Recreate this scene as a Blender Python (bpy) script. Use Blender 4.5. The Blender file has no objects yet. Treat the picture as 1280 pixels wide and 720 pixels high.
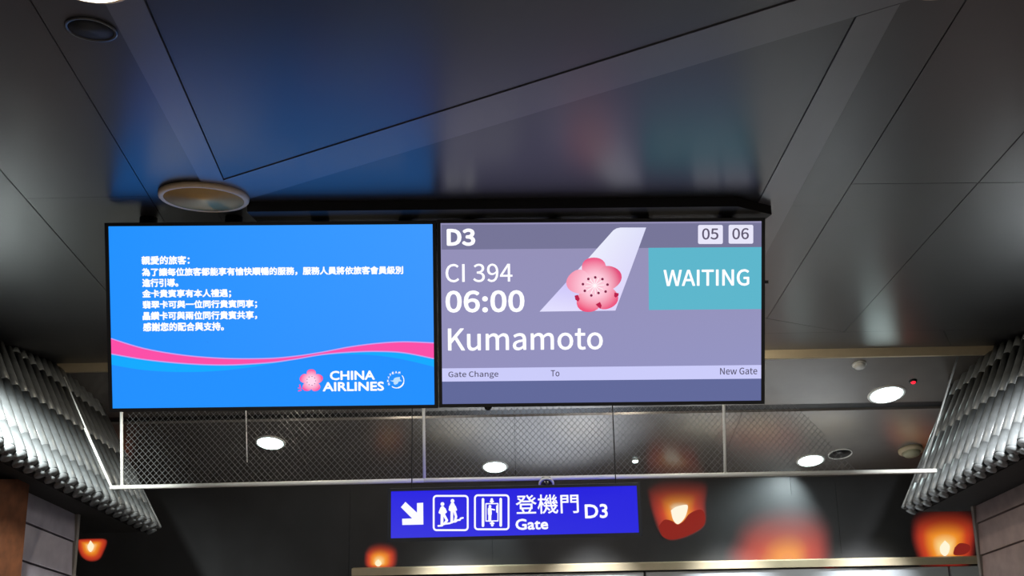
import bpy, bmesh, math, json, random
from mathutils import Vector, Matrix
random.seed(4)
R = math.radians
# ------------------------------------------------------------------ camera
F = 1100.0
PITCH, ROLL = 12.0, -1.1
CAM = Vector((0, 0, 1.6))
cd = bpy.data.cameras.new('camera'); cam = bpy.data.objects.new('camera', cd)
bpy.context.scene.collection.objects.link(cam)
cd.sensor_width = 36; cd.lens = 36 * F / 1280; cd.clip_start = .05; cd.clip_end = 200
MR = Matrix.Rotation(R(90 + PITCH), 3, 'X') @ Matrix.Rotation(R(ROLL), 3, 'Z')
cam.rotation_euler = MR.to_euler(); cam.location = CAM
bpy.context.scene.camera = cam
# ------------------------------------------------------------------ world, exposure
sc = bpy.context.scene
w = bpy.data.worlds.new('dim_hall'); sc.world = w; w.use_nodes = True
w.node_tree.nodes['Background'].inputs[0].default_value = (.80, .84, .90, 1)
w.node_tree.nodes['Background'].inputs[1].default_value = .11
sc.view_settings.view_transform = 'Standard'; sc.view_settings.look = 'None'
sc.view_settings.exposure = 0; sc.view_settings.gamma = 1
COL = sc.collection

def lamp(name, kind, loc, energy, color=(1, 1, 1), **kw):
    l = bpy.data.lights.new(name, kind); l.energy = energy; l.color = color
    tgt = kw.pop('target', None)
    for k, v in kw.items(): setattr(l, k, v)
    o = bpy.data.objects.new(name, l); COL.objects.link(o); o.location = loc
    if tgt is not None: o.rotation_euler = (Vector(tgt) - Vector(loc)).to_track_quat('-Z', 'Y').to_euler()
    return o
lamp('roof_light', 'SPOT', (-3.4, 5.6, 2.9), 1600, (.95, 1, .98), target=(-4.05, 7.5, 1.5), spot_size=R(54), spot_blend=1, shadow_soft_size=.10)
lamp('roof_light', 'SPOT', (3.7, 6.0, 2.9), 1150, (.96, .98, 1), target=(4.4, 8.1, 1.35), spot_size=R(58), spot_blend=1, shadow_soft_size=.10)
for x_, y_ in ((-2, 1.2), (2, 1.2), (-2, -1.5), (2, -1.5)):
    lamp('hall_fill', 'AREA', (x_, y_, 2.94), 75, (1, .98, .95), size=.5)  # out-of-view area lamps added to brighten the hall
for x_ in (-.9, 1.1, 3.1, 5.1):
    lamp('lower_hall_fill', 'SPOT', (x_, 12.5, 1.75), 900, (.90, .94, 1), target=(x_, 13.45, -1.7), spot_size=R(56), spot_blend=1, shadow_soft_size=.1)  # unseen spots added to brighten the white door panels
lamp('sloped_ceiling_fill', 'SPOT', (.5, 11.8, -2.85), 2500, (.74, .84, 1), target=(.5, 12.0, 2.2), spot_size=R(34), spot_blend=1, shadow_soft_size=.3)  # no fixture here: added to brighten the sloped ceiling from below
lamp('sloped_ceiling_fill', 'SPOT', (4.3, 11.8, -2.85), 400, (.90, .97, 1), target=(4.3, 11.9, 2.2), spot_size=R(42), spot_blend=1, shadow_soft_size=.3)  # second added fill, for the right part of the sloped ceiling
for x_ in (-1.15, 1.2):
    lamp('hall_fill', 'AREA', (x_, 6.5, 2.94), 34, (1, .97, .92), size=.4)  # added fill hidden behind the screens, brightens the net frame
    lamp('hall_fill', 'POINT', (x_ * 1.5, 9.2, 2.78), 60, (1, .88, .70), shadow_soft_size=.06)  # added fill without a fitting, brightens the cream edge beam

# ------------------------------------------------------------------ helpers
def ray(px, py): return MR @ Vector(((px - 640) / F, (360 - py) / F, -1))
def at_d(px, py, d): return CAM + ray(px, py) * d                  # at camera-forward distance d
def at_z(px, py, z):
    r = ray(px, py); return CAM + r * ((z - CAM.z) / r.z)
def at_y(px, py, y):
    r = ray(px, py); return CAM + r * (y / r.y)
def at_x(px, py, x):
    r = ray(px, py); return CAM + r * (x / r.x)
def at_plane(px, py, p, n):
    r = ray(px, py); return CAM + r * ((p - CAM).dot(n) / r.dot(n))

def lin(c): return tuple((v / 12.92 if v <= .04045 else ((v + .055) / 1.055) ** 2.4) for v in (x / 255 for x in c))
MATS = {}
def mat(name, rgb, rough=.5, metal=0, spec=.5, bump=0, bscale=40, vary=0, coat=0, ior=1.5, aniso=None):
    if name in MATS: return MATS[name]
    m = bpy.data.materials.new(name); m.use_nodes = True; nt = m.node_tree; b = nt.nodes['Principled BSDF']
    c = (*lin(rgb), 1)
    b.inputs['Base Color'].default_value = c; b.inputs['Roughness'].default_value = rough
    b.inputs['Metallic'].default_value = metal; b.inputs['Specular IOR Level'].default_value = spec
    b.inputs['IOR'].default_value = ior
    b.inputs['Coat Weight'].default_value = coat
    tc = nt.nodes.new('ShaderNodeTexCoord'); nz = nt.nodes.new('ShaderNodeTexNoise')
    nz.inputs['Scale'].default_value = bscale; nz.inputs['Detail'].default_value = 4
    nt.links.new(tc.outputs['Object'], nz.inputs['Vector'])
    if vary:
        r = nt.nodes.new('ShaderNodeValToRGB')
        r.color_ramp.elements[0].position = .3; r.color_ramp.elements[1].position = .7
        r.color_ramp.elements[0].color = (*[v * (1 - vary) for v in c[:3]], 1)
        r.color_ramp.elements[1].color = (*[min(1, v * (1 + vary)) for v in c[:3]], 1)
        nt.links.new(nz.outputs['Fac'], r.inputs['Fac']); nt.links.new(r.outputs['Color'], b.inputs['Base Color'])
    if bump:
        bp = nt.nodes.new('ShaderNodeBump'); bp.inputs['Strength'].default_value = bump; bp.inputs['Distance'].default_value = .01
        nt.links.new(nz.outputs['Fac'], bp.inputs['Height']); nt.links.new(bp.outputs['Normal'], b.inputs['Normal'])
    MATS[name] = m; return m
def emis(name, rgb, s=1.0, linear=None):
    if name in MATS: return MATS[name]
    m = bpy.data.materials.new(name); m.use_nodes = True; nt = m.node_tree; b = nt.nodes['Principled BSDF']
    b.inputs['Base Color'].default_value = (.01, .01, .01, 1); b.inputs['Roughness'].default_value = .35
    b.inputs['Specular IOR Level'].default_value = .2
    b.inputs['Emission Color'].default_value = (*(linear or lin(rgb)), 1); b.inputs['Emission Strength'].default_value = s
    MATS[name] = m; return m
def emis_attr(name, s=1.0):
    if name in MATS: return MATS[name]
    m = emis(name, (0, 0, 0), s); nt = m.node_tree
    a = nt.nodes.new('ShaderNodeVertexColor'); a.layer_name = 'Col'
    nt.links.new(a.outputs['Color'], nt.nodes['Principled BSDF'].inputs['Emission Color']); return m

def link(name, me, m, parent=None, kind=None):
    o = bpy.data.objects.new(name, me); COL.objects.link(o)
    if m is not None:
        me.materials.clear(); me.materials.append(m)
    if parent is not None: o.parent = parent
    if kind: o['kind'] = kind
    return o
def tag(o, label, cat, group=None):
    o['label'] = label; o['category'] = cat
    if group: o['group'] = group
    return o
def empty(name, loc, label=None, cat=None, group=None, rot=None):
    o = bpy.data.objects.new(name, None); COL.objects.link(o); o.location = loc; o.empty_display_size = .1
    if rot is not None: o.rotation_mode = 'QUATERNION'; o.rotation_quaternion = rot
    if label: tag(o, label, cat, group)
    return o
def mesh(name, vs, fs, smooth=False):
    me = bpy.data.meshes.new(name); me.from_pydata([tuple(v) for v in vs], [], fs); me.update()
    if smooth:
        for p in me.polygons: p.use_smooth = True
    return me
def recalc(me):
    bm = bmesh.new(); bm.from_mesh(me); bmesh.ops.recalc_face_normals(bm, faces=bm.faces); bm.to_mesh(me); bm.free(); return me
def hexa(name, c8, m, parent=None, kind=None, bevel=0):
    """eight corners: bottom ring 0-3, top ring 4-7"""
    o0 = sum((Vector(c) for c in c8), Vector()) / 8 if parent is None else Vector()
    me = mesh(name, [Vector(c) - o0 for c in c8], [(0, 3, 2, 1), (4, 5, 6, 7), (0, 1, 5, 4), (1, 2, 6, 5), (2, 3, 7, 6), (3, 0, 4, 7)])
    recalc(me); o = link(name, me, m, parent, kind); o.location = o0
    if bevel:
        b = o.modifiers.new('bevel', 'BEVEL'); b.width = bevel; b.segments = 2
    return o
def box(name, lo, hi, m, parent=None, kind=None, bevel=0):
    x0, y0, z0 = lo; x1, y1, z1 = hi
    return hexa(name, [(x0, y0, z0), (x1, y0, z0), (x1, y1, z0), (x0, y1, z0), (x0, y0, z1), (x1, y0, z1), (x1, y1, z1), (x0, y1, z1)], m, parent, kind, bevel)
def prism(name, poly, off, m, parent=None, kind=None):
    """polygon (3-D points) extruded by vector off"""
    n = len(poly); vs = [Vector(p) for p in poly] + [Vector(p) + off for p in poly]
    o0 = sum(vs, Vector()) / len(vs) if parent is None else Vector()
    fs = [tuple(range(n))[::-1], tuple(range(n, 2 * n))] + [(i, (i + 1) % n, n + (i + 1) % n, n + i) for i in range(n)]
    me = recalc(mesh(name, [v - o0 for v in vs], fs)); o = link(name, me, m, parent, kind); o.location = o0; return o
def bar_geo(a, b, r, n=8):
    a, b = Vector(a), Vector(b); d = (b - a).normalized(); u = d.orthogonal().normalized(); v = d.cross(u)
    ring = [u * r * math.cos(2 * math.pi * i / n) + v * r * math.sin(2 * math.pi * i / n) for i in range(n)]
    vs = [a + q for q in ring] + [b + q for q in ring]
    return vs, [(i, (i + 1) % n, n + (i + 1) % n, n + i) for i in range(n)] + [tuple(range(n))[::-1], tuple(range(n, 2 * n))]
def bars(name, segs, r, m, parent=None, kind=None, n=8):
    V, S = [], []
    for a, b in segs:
        vs, fs = bar_geo(a, b, r, n); k = len(V); V += vs; S += [tuple(i + k for i in f) for f in fs]
    return link(name, mesh(name, V, S, n > 4), m, parent, kind)
def lathe(name, prof, m, parent=None, n=40, smooth=True):
    """profile of (radius, z), spun about z"""
    V, S = [], []
    for r, z in prof:
        V += [(r * math.cos(2 * math.pi * i / n), r * math.sin(2 * math.pi * i / n), z) for i in range(n)]
    for k in range(len(prof) - 1):
        for i in range(n):
            j = (i + 1) % n; S.append((k * n + i, k * n + j, (k + 1) * n + j, (k + 1) * n + i))
    if prof[-1][0] > 1e-4: S.append(tuple((len(prof) - 1) * n + i for i in range(n)))
    if prof[0][0] > 1e-4: S.append(tuple(range(n))[::-1])
    me = recalc(mesh(name, V, S, smooth))
    o = link(name, me, m, parent)
    return o

# ------------------------------------------------------------------ 2-D artwork on a plane: a frame with origin, u (right), v (up), n (to the viewer)
class Plane:
    def __init__(s, root, o, u, v):
        s.root, s.o = root, o; s.u = u.normalized(); s.n = s.u.cross(v).normalized(); s.v = s.n.cross(s.u)
        s.rot = Matrix((s.u, s.v, s.n)).transposed()
    def uv(s, px, py):
        p = at_plane(px, py, s.o, s.n) - s.o; return Vector((p.dot(s.u), p.dot(s.v)))
def flat(P, name, pts2, m, lift, cols=None, faces=None, local=True, thick=0):
    """a flat shape in the plane's own metres, lifted a hair off the surface"""
    vs = [(p[0], p[1], lift) for p in pts2]; fs = faces or [tuple(range(len(vs)))]
    me = mesh(name, vs, fs)
    if cols:
        ca = me.color_attributes.new('Col', 'FLOAT_COLOR', 'POINT')
        for i, c in enumerate(cols): ca.data[i].color = (*c, 1)
    o = link(name, me, m, P.root); return o
def fpx(P, name, pix, m, lift): return flat(P, name, [P.uv(*p) for p in pix], m, lift)
def band(P, name, up, lo, m, lift):
    a = [P.uv(*p) for p in up]; b = [P.uv(*p) for p in lo]; n = len(a)
    return flat(P, name, a + b, m, lift, faces=[(i, n + i, n + i + 1, i + 1) for i in range(n - 1)])
def strokes(P, name, lines, m, lift, parts=None):
    """thick polylines with round ends and disks, in photo pixels, as ONE mesh"""
    V, S = [], []
    def disk(c, r, n=12):
        k = len(V); V.extend([(c[0] + r * math.cos(2 * math.pi * i / n), c[1] + r * math.sin(2 * math.pi * i / n), lift) for i in range(n)])
        S.append(tuple(range(k, k + n)))
    for pts, wpx in lines:
        q = [P.uv(*p) for p in pts]; r = wpx * P.mpp / 2
        for p in q: disk(p, r)
        for a, b in zip(q, q[1:]):
            d = (b - a)
            if d.length < 1e-7: continue
            d = d.normalized(); t = Vector((-d.y, d.x)) * r; k = len(V)
            V.extend([(*(a + t), lift), (*(a - t), lift), (*(b - t), lift), (*(b + t), lift)]); S.append((k, k + 1, k + 2, k + 3))
    return link(name, mesh(name, V, S), m, P.root)
def smooth_path(pts, n=6):
    out = []
    for i in range(len(pts) - 1):
        p0 = Vector(pts[max(i - 1, 0)]); p1 = Vector(pts[i]); p2 = Vector(pts[i + 1]); p3 = Vector(pts[min(i + 2, len(pts) - 1)])
        for k in range(n):
            t = k / n
            out.append(.5 * ((2 * p1) + (p2 - p0) * t + (2 * p0 - 5 * p1 + 4 * p2 - p3) * t * t + (3 * p1 - p0 - 3 * p2 + p3) * t ** 3))
    out.append(Vector(pts[-1])); return [tuple(p) for p in out]
def curve_to_mesh(cu):
    o = bpy.data.objects.new('tmp', cu); COL.objects.link(o); dg = bpy.context.evaluated_depsgraph_get(); dg.update()
    me = bpy.data.meshes.new_from_object(o.evaluated_get(dg)); bpy.data.objects.remove(o); return me
def fit(P, name, me, bx, m, lift, bold=0, row=False):
    """scale the flat mesh so that it fills the pixel box bx=(x0,y0,x1,y1); bold thickens the strokes by that many pixels"""
    x0 = min(v.co.x for v in me.vertices); x1 = max(v.co.x for v in me.vertices)
    y0 = min(v.co.y for v in me.vertices); y1 = max(v.co.y for v in me.vertices)
    h = bold * P.mpp / 2
    A = P.uv(bx[0], bx[3]) + Vector((h, h)); B = P.uv(bx[2], bx[1]) - Vector((h, h))
    if row: B.y = P.uv(bx[0], bx[1]).y - h                     # a long row: its height is read at the left end
    sx = (B.x - A.x) / (x1 - x0); sy = (B.y - A.y) / (y1 - y0)
    base = [(A.x + (v.co.x - x0) * sx, A.y + (v.co.y - y0) * sy) for v in me.vertices]; fs = [tuple(p.vertices) for p in me.polygons]
    if not bold: offs = [(0, 0)]
    else: offs = [(h * math.cos(k * math.pi / 4), h * math.sin(k * math.pi / 4)) for k in range(8)] + [(0, 0)]
    V, S = [], []
    for i, (dx, dy) in enumerate(offs):
        k = len(V); V += [(x + dx, y + dy, lift + i * 2e-6) for x, y in base]; S += [tuple(q + k for q in f) for f in fs]
    return link(name, mesh(name, V, S), m, P.root)
GL = json.loads(r'''{"g":{"0":[[[48,-5,97,-5,146,-5],[177,40,177,129,177,218],[146,261,97,261,48,261],[18,218,18,129,18,40]],[[126,21,97,21,68,21],[48,54,48,129,48,204],[68,236,97,236,126,236],[146,204,146,129,146,54]]],"3":[[[52,-5,92,-5,138,-5],[175,23,175,69,175,104],[151,126,120,134,120,134],[120,135,120,136,148,145],[166,166,166,197,166,238],[134,261,91,261,62,261],[39,248,20,231,25,224],[31,217,37,210,51,225],[69,235,90,235,117,235],[133,219,133,195,133,167],[116,146,62,146,62,137],[62,129,62,121,122,121],[142,101,142,70,142,40],[121,22,90,22,61,22],[42,36,27,51,21,45],[16,38,10,31,27,12]]],"4":[[[119,24,119,0,129,0],[139,0,149,0,149,24],[149,47,149,71,161,71],[172,71,183,71,183,79],[183,88,183,96,172,96],[161,96,149,96,149,150],[149,203,149,257,137,257],[126,257,114,257,78,202],[43,147,7,92,7,85],[7,78,7,71,44,71],[82,71,119,71,119,47]],[[119,123,119,96,93,96],[67,96,40,96,60,125],[79,155,99,184,106,196],[113,209,119,222,120,222],[120,222,121,222,120,209],[119,188,119,175,119,149]]],"5":[[[51,-5,92,-5,135,-5],[176,27,176,83,176,140],[141,165,98,165,83,165],[71,161,60,155,62,180],[64,205,67,229,99,229],[131,229,163,229,163,238],[163,248,163,257,122,257],[80,257,39,257,36,217],[33,177,30,137,36,133],[42,130,47,126,62,136],[73,141,90,141,122,141],[143,119,143,83,143,45],[119,22,89,22,59,22],[40,36,26,50,20,43],[15,36,9,29,27,12]]],"6":[[[56,-5,105,-5,145,-5],[179,29,179,79,179,133],[151,159,108,159,88,159],[65,148,50,129,51,208],[80,235,116,235,131,235],[147,227,157,215,163,222],[169,228,175,235,160,250],[141,261,114,261,65,261],[20,223,20,123,20,38]],[[54,50,50,103,67,127],[87,136,103,136,134,136],[149,113,149,79,149,44],[130,21,105,21,73,21]]],"9":[[[54,-5,82,-5,130,-5],[175,35,175,139,175,221],[138,261,89,261,49,261],[15,228,15,178,15,125],[43,97,86,97,107,97],[130,110,145,129,143,49],[114,22,81,22,64,22],[49,29,38,42,32,35],[26,28,20,22,35,7]],[[141,208,145,155,128,131],[109,121,91,121,61,121],[46,144,46,178,46,213],[64,236,89,236,122,236]]],":":[[[36,137,49,137,61,137],[72,146,72,161,72,175],[61,186,49,186,36,186],[26,175,26,161,26,146]],[[36,-5,49,-5,61,-5],[72,5,72,20,72,34],[61,44,49,44,36,44],[26,34,26,20,26,5]]],"A":[[[30,86,1,0,12,0],[23,0,34,0,42,26],[51,52,59,78,90,78],[121,78,153,78,161,52],[169,26,177,0,189,0],[200,0,211,0,182,86],[153,171,124,257,112,257],[100,257,88,257,59,171]],[[93,104,67,104,71,117],[75,130,79,144,89,173],[97,200,105,230,106,230],[106,230,106,230,115,201],[123,173,132,144,136,130],[141,117,145,104,119,104]]],"C":[[[68,-5,132,-5,165,-5],[190,9,211,32,205,39],[199,46,193,53,176,35],[158,24,133,24,84,24],[54,64,54,129,54,193],[86,233,134,233,157,233],[173,223,187,209,193,216],[199,223,204,230,190,246],[165,261,134,261,69,261],[20,211,20,128,20,45]]],"D":[[[35,86,35,0,57,0],[79,0,101,0,178,0],[220,48,220,129,220,211],[178,257,99,257,78,257],[57,257,35,257,35,171]],[[77,27,68,27,68,95],[68,162,68,230,77,230],[87,230,97,230,157,230],[187,194,187,129,187,64],[157,27,97,27,87,27]]],"G":[[[69,-5,136,-5,171,-5],[199,8,215,25,215,61],[215,97,215,133,187,133],[159,133,131,133,131,124],[131,115,131,106,149,106],[167,106,186,106,186,84],[186,61,186,39,175,29],[158,24,139,24,84,24],[54,64,54,129,54,193],[87,233,139,233,165,233],[181,222,194,209,200,216],[206,223,212,230,197,245],[174,261,138,261,70,261],[20,211,20,128,20,45]]],"I":[[[35,86,35,0,46,0],[57,0,68,0,68,86],[68,171,68,257,57,257],[46,257,35,257,35,171]]],"K":[[[35,86,35,0,46,0],[57,0,68,0,68,27],[68,54,68,81,82,99],[97,116,112,134,137,89],[163,45,189,0,201,0],[213,0,225,0,194,53],[163,106,132,159,159,192],[186,224,213,257,200,257],[188,257,176,257,140,214],[104,171,68,128,68,128],[68,128,68,128,68,171],[68,214,68,257,57,257],[46,257,35,257,35,171]]],"N":[[[35,86,35,0,46,0],[56,0,66,0,66,45],[66,90,66,135,66,162],[63,189,62,215,62,215],[63,215,63,215,73,197],[82,180,91,162,122,108],[153,54,185,0,196,0],[207,0,218,0,218,86],[218,171,218,257,208,257],[197,257,187,257,187,212],[187,168,187,123,187,97],[189,68,192,42,191,42],[190,42,190,42,181,60],[171,77,162,95,131,149],[100,203,68,257,57,257],[46,257,35,257,35,171]]],"T":[[[89,76,89,0,99,0],[110,0,121,0,121,76],[121,153,121,229,147,229],[173,229,199,229,199,238],[199,248,199,257,136,257],[74,257,11,257,11,248],[11,238,11,229,37,229],[63,229,89,229,89,153]]],"W":[[[45,86,63,0,76,0],[89,0,102,0,115,52],[127,103,140,155,144,175],[149,194,153,213,153,213],[154,213,154,213,159,194],[162,175,167,155,180,103],[193,52,206,0,219,0],[232,0,245,0,263,86],[280,171,298,257,288,257],[277,257,267,257,258,210],[249,164,239,117,235,89],[230,62,225,34,225,34],[224,34,223,34,217,62],[211,90,205,117,193,164],[181,210,169,257,160,257],[150,257,140,257,128,210],[116,164,104,117,98,89],[92,62,86,34,86,34],[85,34,85,34,79,62],[75,89,69,117,60,164],[51,210,42,257,31,257],[20,257,9,257,27,171]]],"a":[[[44,-5,76,-5,99,-5],[121,8,139,23,139,23],[140,23,140,23,141,15],[142,8,143,0,152,0],[160,0,169,0,169,39],[169,78,169,117,169,164],[150,195,103,195,72,195],[46,181,29,170,33,163],[37,155,41,148,56,158],[76,168,98,168,129,168],[137,145,137,120,56,111],[21,91,21,49,21,15]],[[103,21,85,21,66,21],[51,30,51,51,51,76],[73,92,137,99,137,81],[137,64,137,46,119,30]]],"e":[[[58,-5,109,-5,135,-5],[155,4,172,15,168,22],[164,29,160,36,146,27],[131,21,113,21,77,21],[52,47,50,88,92,88],[135,88,178,88,179,92],[179,99,179,106,179,160],[152,195,103,195,60,195],[18,157,18,95,18,32]],[[83,110,49,110,53,148],[77,169,104,169,134,169],[151,149,151,110,117,110]]],"g":[[[50,-88,96,-88,155,-88],[193,-57,193,-22,193,10],[170,23,126,23,114,23],[101,23,89,23,63,23],[56,32,56,44,56,55],[61,61,68,67,76,63],[87,60,96,60,135,60],[166,86,166,126,166,143],[159,157,150,166,163,166],[176,166,189,166,189,174],[189,182,189,190,167,190],[145,190,123,190,116,193],[107,195,96,195,58,195],[25,169,25,127,25,104],[37,86,50,76,50,76],[50,75,50,75,40,68],[29,55,29,39,29,24],[36,14,46,8,46,7],[46,7,46,6,28,-5],[18,-20,18,-37,18,-69]],[[118,82,96,82,74,82],[56,99,56,127,56,155],[74,172,96,172,119,172],[137,155,137,127,137,99]],[[138,-65,101,-65,66,-65],[46,-53,46,-32,46,-21],[51,-10,65,0,74,-2],[83,-3,90,-3,101,-3],[112,-3,123,-3,148,-3],[161,-9,161,-27,161,-47]]],"h":[[[32,93,32,0,43,0],[54,0,64,0,64,46],[64,92,64,138,83,157],[97,167,116,167,141,167],[152,152,152,116,152,77],[152,39,152,0,163,0],[174,0,184,0,184,40],[184,80,184,120,184,169],[166,195,126,195,100,195],[81,181,63,163,63,176],[64,189,64,202,64,228],[64,253,64,279,54,279],[43,279,32,279,32,186]]],"m":[[[32,63,32,0,43,0],[54,0,64,0,64,46],[64,92,64,138,82,158],[98,167,112,167,136,167],[147,152,147,116,147,77],[147,39,147,0,158,0],[169,0,179,0,179,46],[179,92,179,138,197,158],[213,167,227,167,251,167],[263,152,263,116,263,77],[263,39,263,0,273,0],[284,0,294,0,294,40],[294,80,294,120,294,169],[276,195,237,195,214,195],[194,180,174,159,166,181],[151,195,121,195,99,195],[79,181,62,162,62,162],[62,162,62,162,61,172],[60,181,58,190,50,190],[41,190,32,190,32,127]]],"n":[[[32,63,32,0,43,0],[54,0,64,0,64,46],[64,92,64,138,83,157],[97,167,116,167,141,167],[152,152,152,116,152,77],[152,39,152,0,163,0],[174,0,184,0,184,40],[184,80,184,120,184,169],[166,195,126,195,100,195],[80,181,62,162,62,162],[62,162,62,162,61,172],[60,181,58,190,50,190],[41,190,32,190,32,127]]],"o":[[[60,-5,106,-5,153,-5],[194,32,194,95,194,158],[153,195,106,195,60,195],[18,158,18,95,18,32]],[[139,22,106,22,73,22],[51,51,51,95,51,139],[73,168,106,168,139,168],[161,139,161,95,161,51]]],"t":[[[51,-5,92,-5,104,-5],[116,-1,127,2,125,11],[123,19,121,27,114,24],[106,21,99,21,77,21],[70,35,70,58,70,93],[70,129,70,164,87,164],[104,164,121,164,121,173],[121,181,121,190,104,190],[87,190,70,190,70,208],[70,226,70,244,61,244],[52,244,43,244,42,226],[41,208,40,190,30,190],[19,189,9,188,9,180],[9,172,9,164,19,164],[28,164,38,164,38,129],[38,94,38,59,38,21]]],"u":[[[48,-5,88,-5,114,-5],[133,9,151,30,151,30],[151,30,152,30,152,20],[153,10,154,0,163,0],[172,0,181,0,181,63],[181,127,181,190,170,190],[159,190,149,190,149,145],[149,100,149,55,131,33],[117,23,97,23,72,23],[62,38,62,74,62,112],[62,151,62,190,51,190],[40,190,29,190,29,150],[29,110,29,70,29,21]]],"w":[[[45,63,62,0,75,0],[87,0,99,0,108,34],[117,68,126,102,131,120],[135,138,139,157,140,157],[141,157,141,157,146,138],[149,120,154,103,163,68],[172,34,181,0,194,0],[207,0,220,0,237,63],[255,127,272,190,261,190],[251,190,241,190,232,153],[222,117,213,80,209,62],[206,45,202,27,201,27],[201,27,200,27,195,45],[191,62,187,80,177,117],[167,153,157,190,146,190],[136,190,126,190,116,153],[106,117,96,80,91,62],[87,45,83,27,83,27],[82,27,82,27,78,45],[74,62,70,80,61,117],[51,153,42,190,31,190],[20,190,9,190,27,127]]],"x":[[[26,33,5,0,16,0],[28,0,39,0,47,15],[56,30,64,44,71,56],[77,68,84,78,84,78],[85,78,85,78,93,68],[100,56,106,44,115,30],[125,15,134,0,146,0],[157,0,169,0,148,32],[127,64,106,96,126,127],[145,159,164,190,153,190],[142,190,131,190,123,176],[115,162,107,148,102,138],[96,127,91,117,90,117],[90,117,89,117,83,127],[76,138,70,148,62,162],[53,176,45,190,33,190],[22,190,10,190,29,160],[49,129,68,99,47,66]]]},"a":{"0":194,"3":194,"4":194,"5":194,"6":194,"9":194,":":97,"A":213,"C":223,"D":241,"G":241,"I":103,"K":226,"N":253,"T":210,"W":307,"a":197,"e":194,"g":197,"h":213,"m":324,"n":214,"o":212,"t":132,"u":213,"w":281}}''')
def text_sans(P, name, body, bx, m, lift, bold=0):
    """lettering from the outline table above (thousandths of the type size)"""
    cu = bpy.data.curves.new(name, 'CURVE'); cu.dimensions = '2D'; cu.fill_mode = 'BOTH'; cu.resolution_u = 4
    x = 0
    for ch in body:
        if ch == ' ': x += .08; continue
        for sp in GL['g'][ch]:
            s = cu.splines.new('BEZIER'); s.bezier_points.add(len(sp) - 1); s.use_cyclic_u = True
            for bp, q in zip(s.bezier_points, sp):
                bp.handle_left_type = bp.handle_right_type = 'FREE'
                bp.handle_left = (x + q[0] / 1000, q[1] / 1000, 0); bp.co = (x + q[2] / 1000, q[3] / 1000, 0); bp.handle_right = (x + q[4] / 1000, q[5] / 1000, 0)
        x += GL['a'][ch] / 1000
    return fit(P, name, curve_to_mesh(cu), bx, m, lift, bold)
def text_def(P, name, body, bx, m, lift, bold=0, spacing=1, row=False):
    cu = bpy.data.curves.new(name, 'FONT'); cu.body = body; cu.resolution_u = 3; cu.space_character = spacing; cu.fill_mode = 'FRONT'
    return fit(P, name, curve_to_mesh(cu), bx, m, lift, bold, row)
# ------------------------------------------------------------------ materials
M_ceil = mat('ceiling_black_metal', (50, 50, 54), .30, 0, .5, vary=.06, bscale=3, ior=1.6)
M_band = mat('ceiling_band_metal', (92, 92, 100), .32, 0, .5, vary=.06, bscale=3, ior=1.75)
M_dark = mat('black_paint', (24, 24, 26), .6)
M_void = mat('ceiling_void_black', (8, 8, 9), .9)
M_low = mat('lower_ceiling_gloss', (140, 136, 132), .22, .35, .5, vary=.05, bscale=3)
M_slot = mat('slot_black', (24, 24, 26), .5)
M_cream = mat('cream_beam', (205, 190, 158), .6, vary=.05, bscale=8)
M_rod = mat('white_painted_rod', (240, 240, 232), .4)
M_wire = mat('netting_wire', (122, 124, 123), .5, .3)
M_tile = mat('grey_glazed_tile', (112, 116, 117), .36, .2, .6, bump=.04, bscale=9, vary=.12)
M_tile_d = mat('roof_underside', (38, 36, 36), .8, vary=.2, bscale=12)
M_wood = mat('brown_wood_post', (84, 48, 26), .8, 0, .2, vary=.25, bscale=12)
M_board = mat('grey_siding_board', (142, 136, 146), .55, vary=.12, bscale=7, bump=.1)
M_board_b = mat('brown_grey_siding_board', (164, 144, 140), .55, vary=.14, bscale=7, bump=.1)
M_black = mat('display_black_plastic', (14, 14, 17), .4)
M_mural = mat('printed_black_mural', (62, 63, 65), .5, vary=.12, bscale=2)
M_floor = mat('stone_floor', (120, 112, 104), .35, vary=.12, bscale=5)
M_wall = mat('hall_wall_grey', (70, 66, 64), .7, vary=.1, bscale=2)
M_white = mat('white_plastic', (215, 215, 210), .4)
M_cream_r = mat('beige_ring_plastic', (240, 214, 180), .6, 0, .25, vary=.04)
M_lamp = emis('lamp_disc_white', (230, 255, 252), 7)
M_lamp_w = emis('lamp_disc_warm', (255, 250, 220), 5)
M_red = emis('red_indicator', (255, 30, 50), 2)
E_white = emis('screen_white', (0, 0, 0), 1.0, (1.05, 1.05, 1.1))
def EM(n, rgb, s=1.0): return emis(n, rgb, s)

H = 2.97
# ------------------------------------------------------------------ upper ceiling: black metal panels between star-pattern bands
ceil = box('ceiling', (-9, -4, H + .03), (9, 10.28, H + .12), M_void, kind='structure')
def wz(px, py):
    p = at_z(px, py, H); return Vector((p.x, p.y))
def split(poly, a, b):
    """cut a convex polygon by the line a-b: (left part, right part)"""
    d = b - a; sd = [d.x * (p.y - a.y) - d.y * (p.x - a.x) for p in poly]; L, Rr = [], []
    for i in range(len(poly)):
        p, q, s, t = poly[i], poly[(i + 1) % len(poly)], sd[i], sd[(i + 1) % len(poly)]
        if s >= 0: L.append(p)
        if s <= 0: Rr.append(p)
        if s * t < 0:
            x = p + (q - p) * (s / (s - t)); L.append(x); Rr.append(x)
    return L, Rr
def cutx(poly, p1, p2):
    """returns (part on the -x side, part on the +x side) of the seam through two points"""
    a, b = wz(*p1), wz(*p2)
    if b.y < a.y: a, b = b, a
    return split(poly, a, b)                       # heading +y: left is -x
def cuty(poly, p1, p2):
    """returns (far part, near part)"""
    a, b = wz(*p1), wz(*p2)
    if b.x < a.x: a, b = b, a
    return split(poly, a, b)
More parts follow.
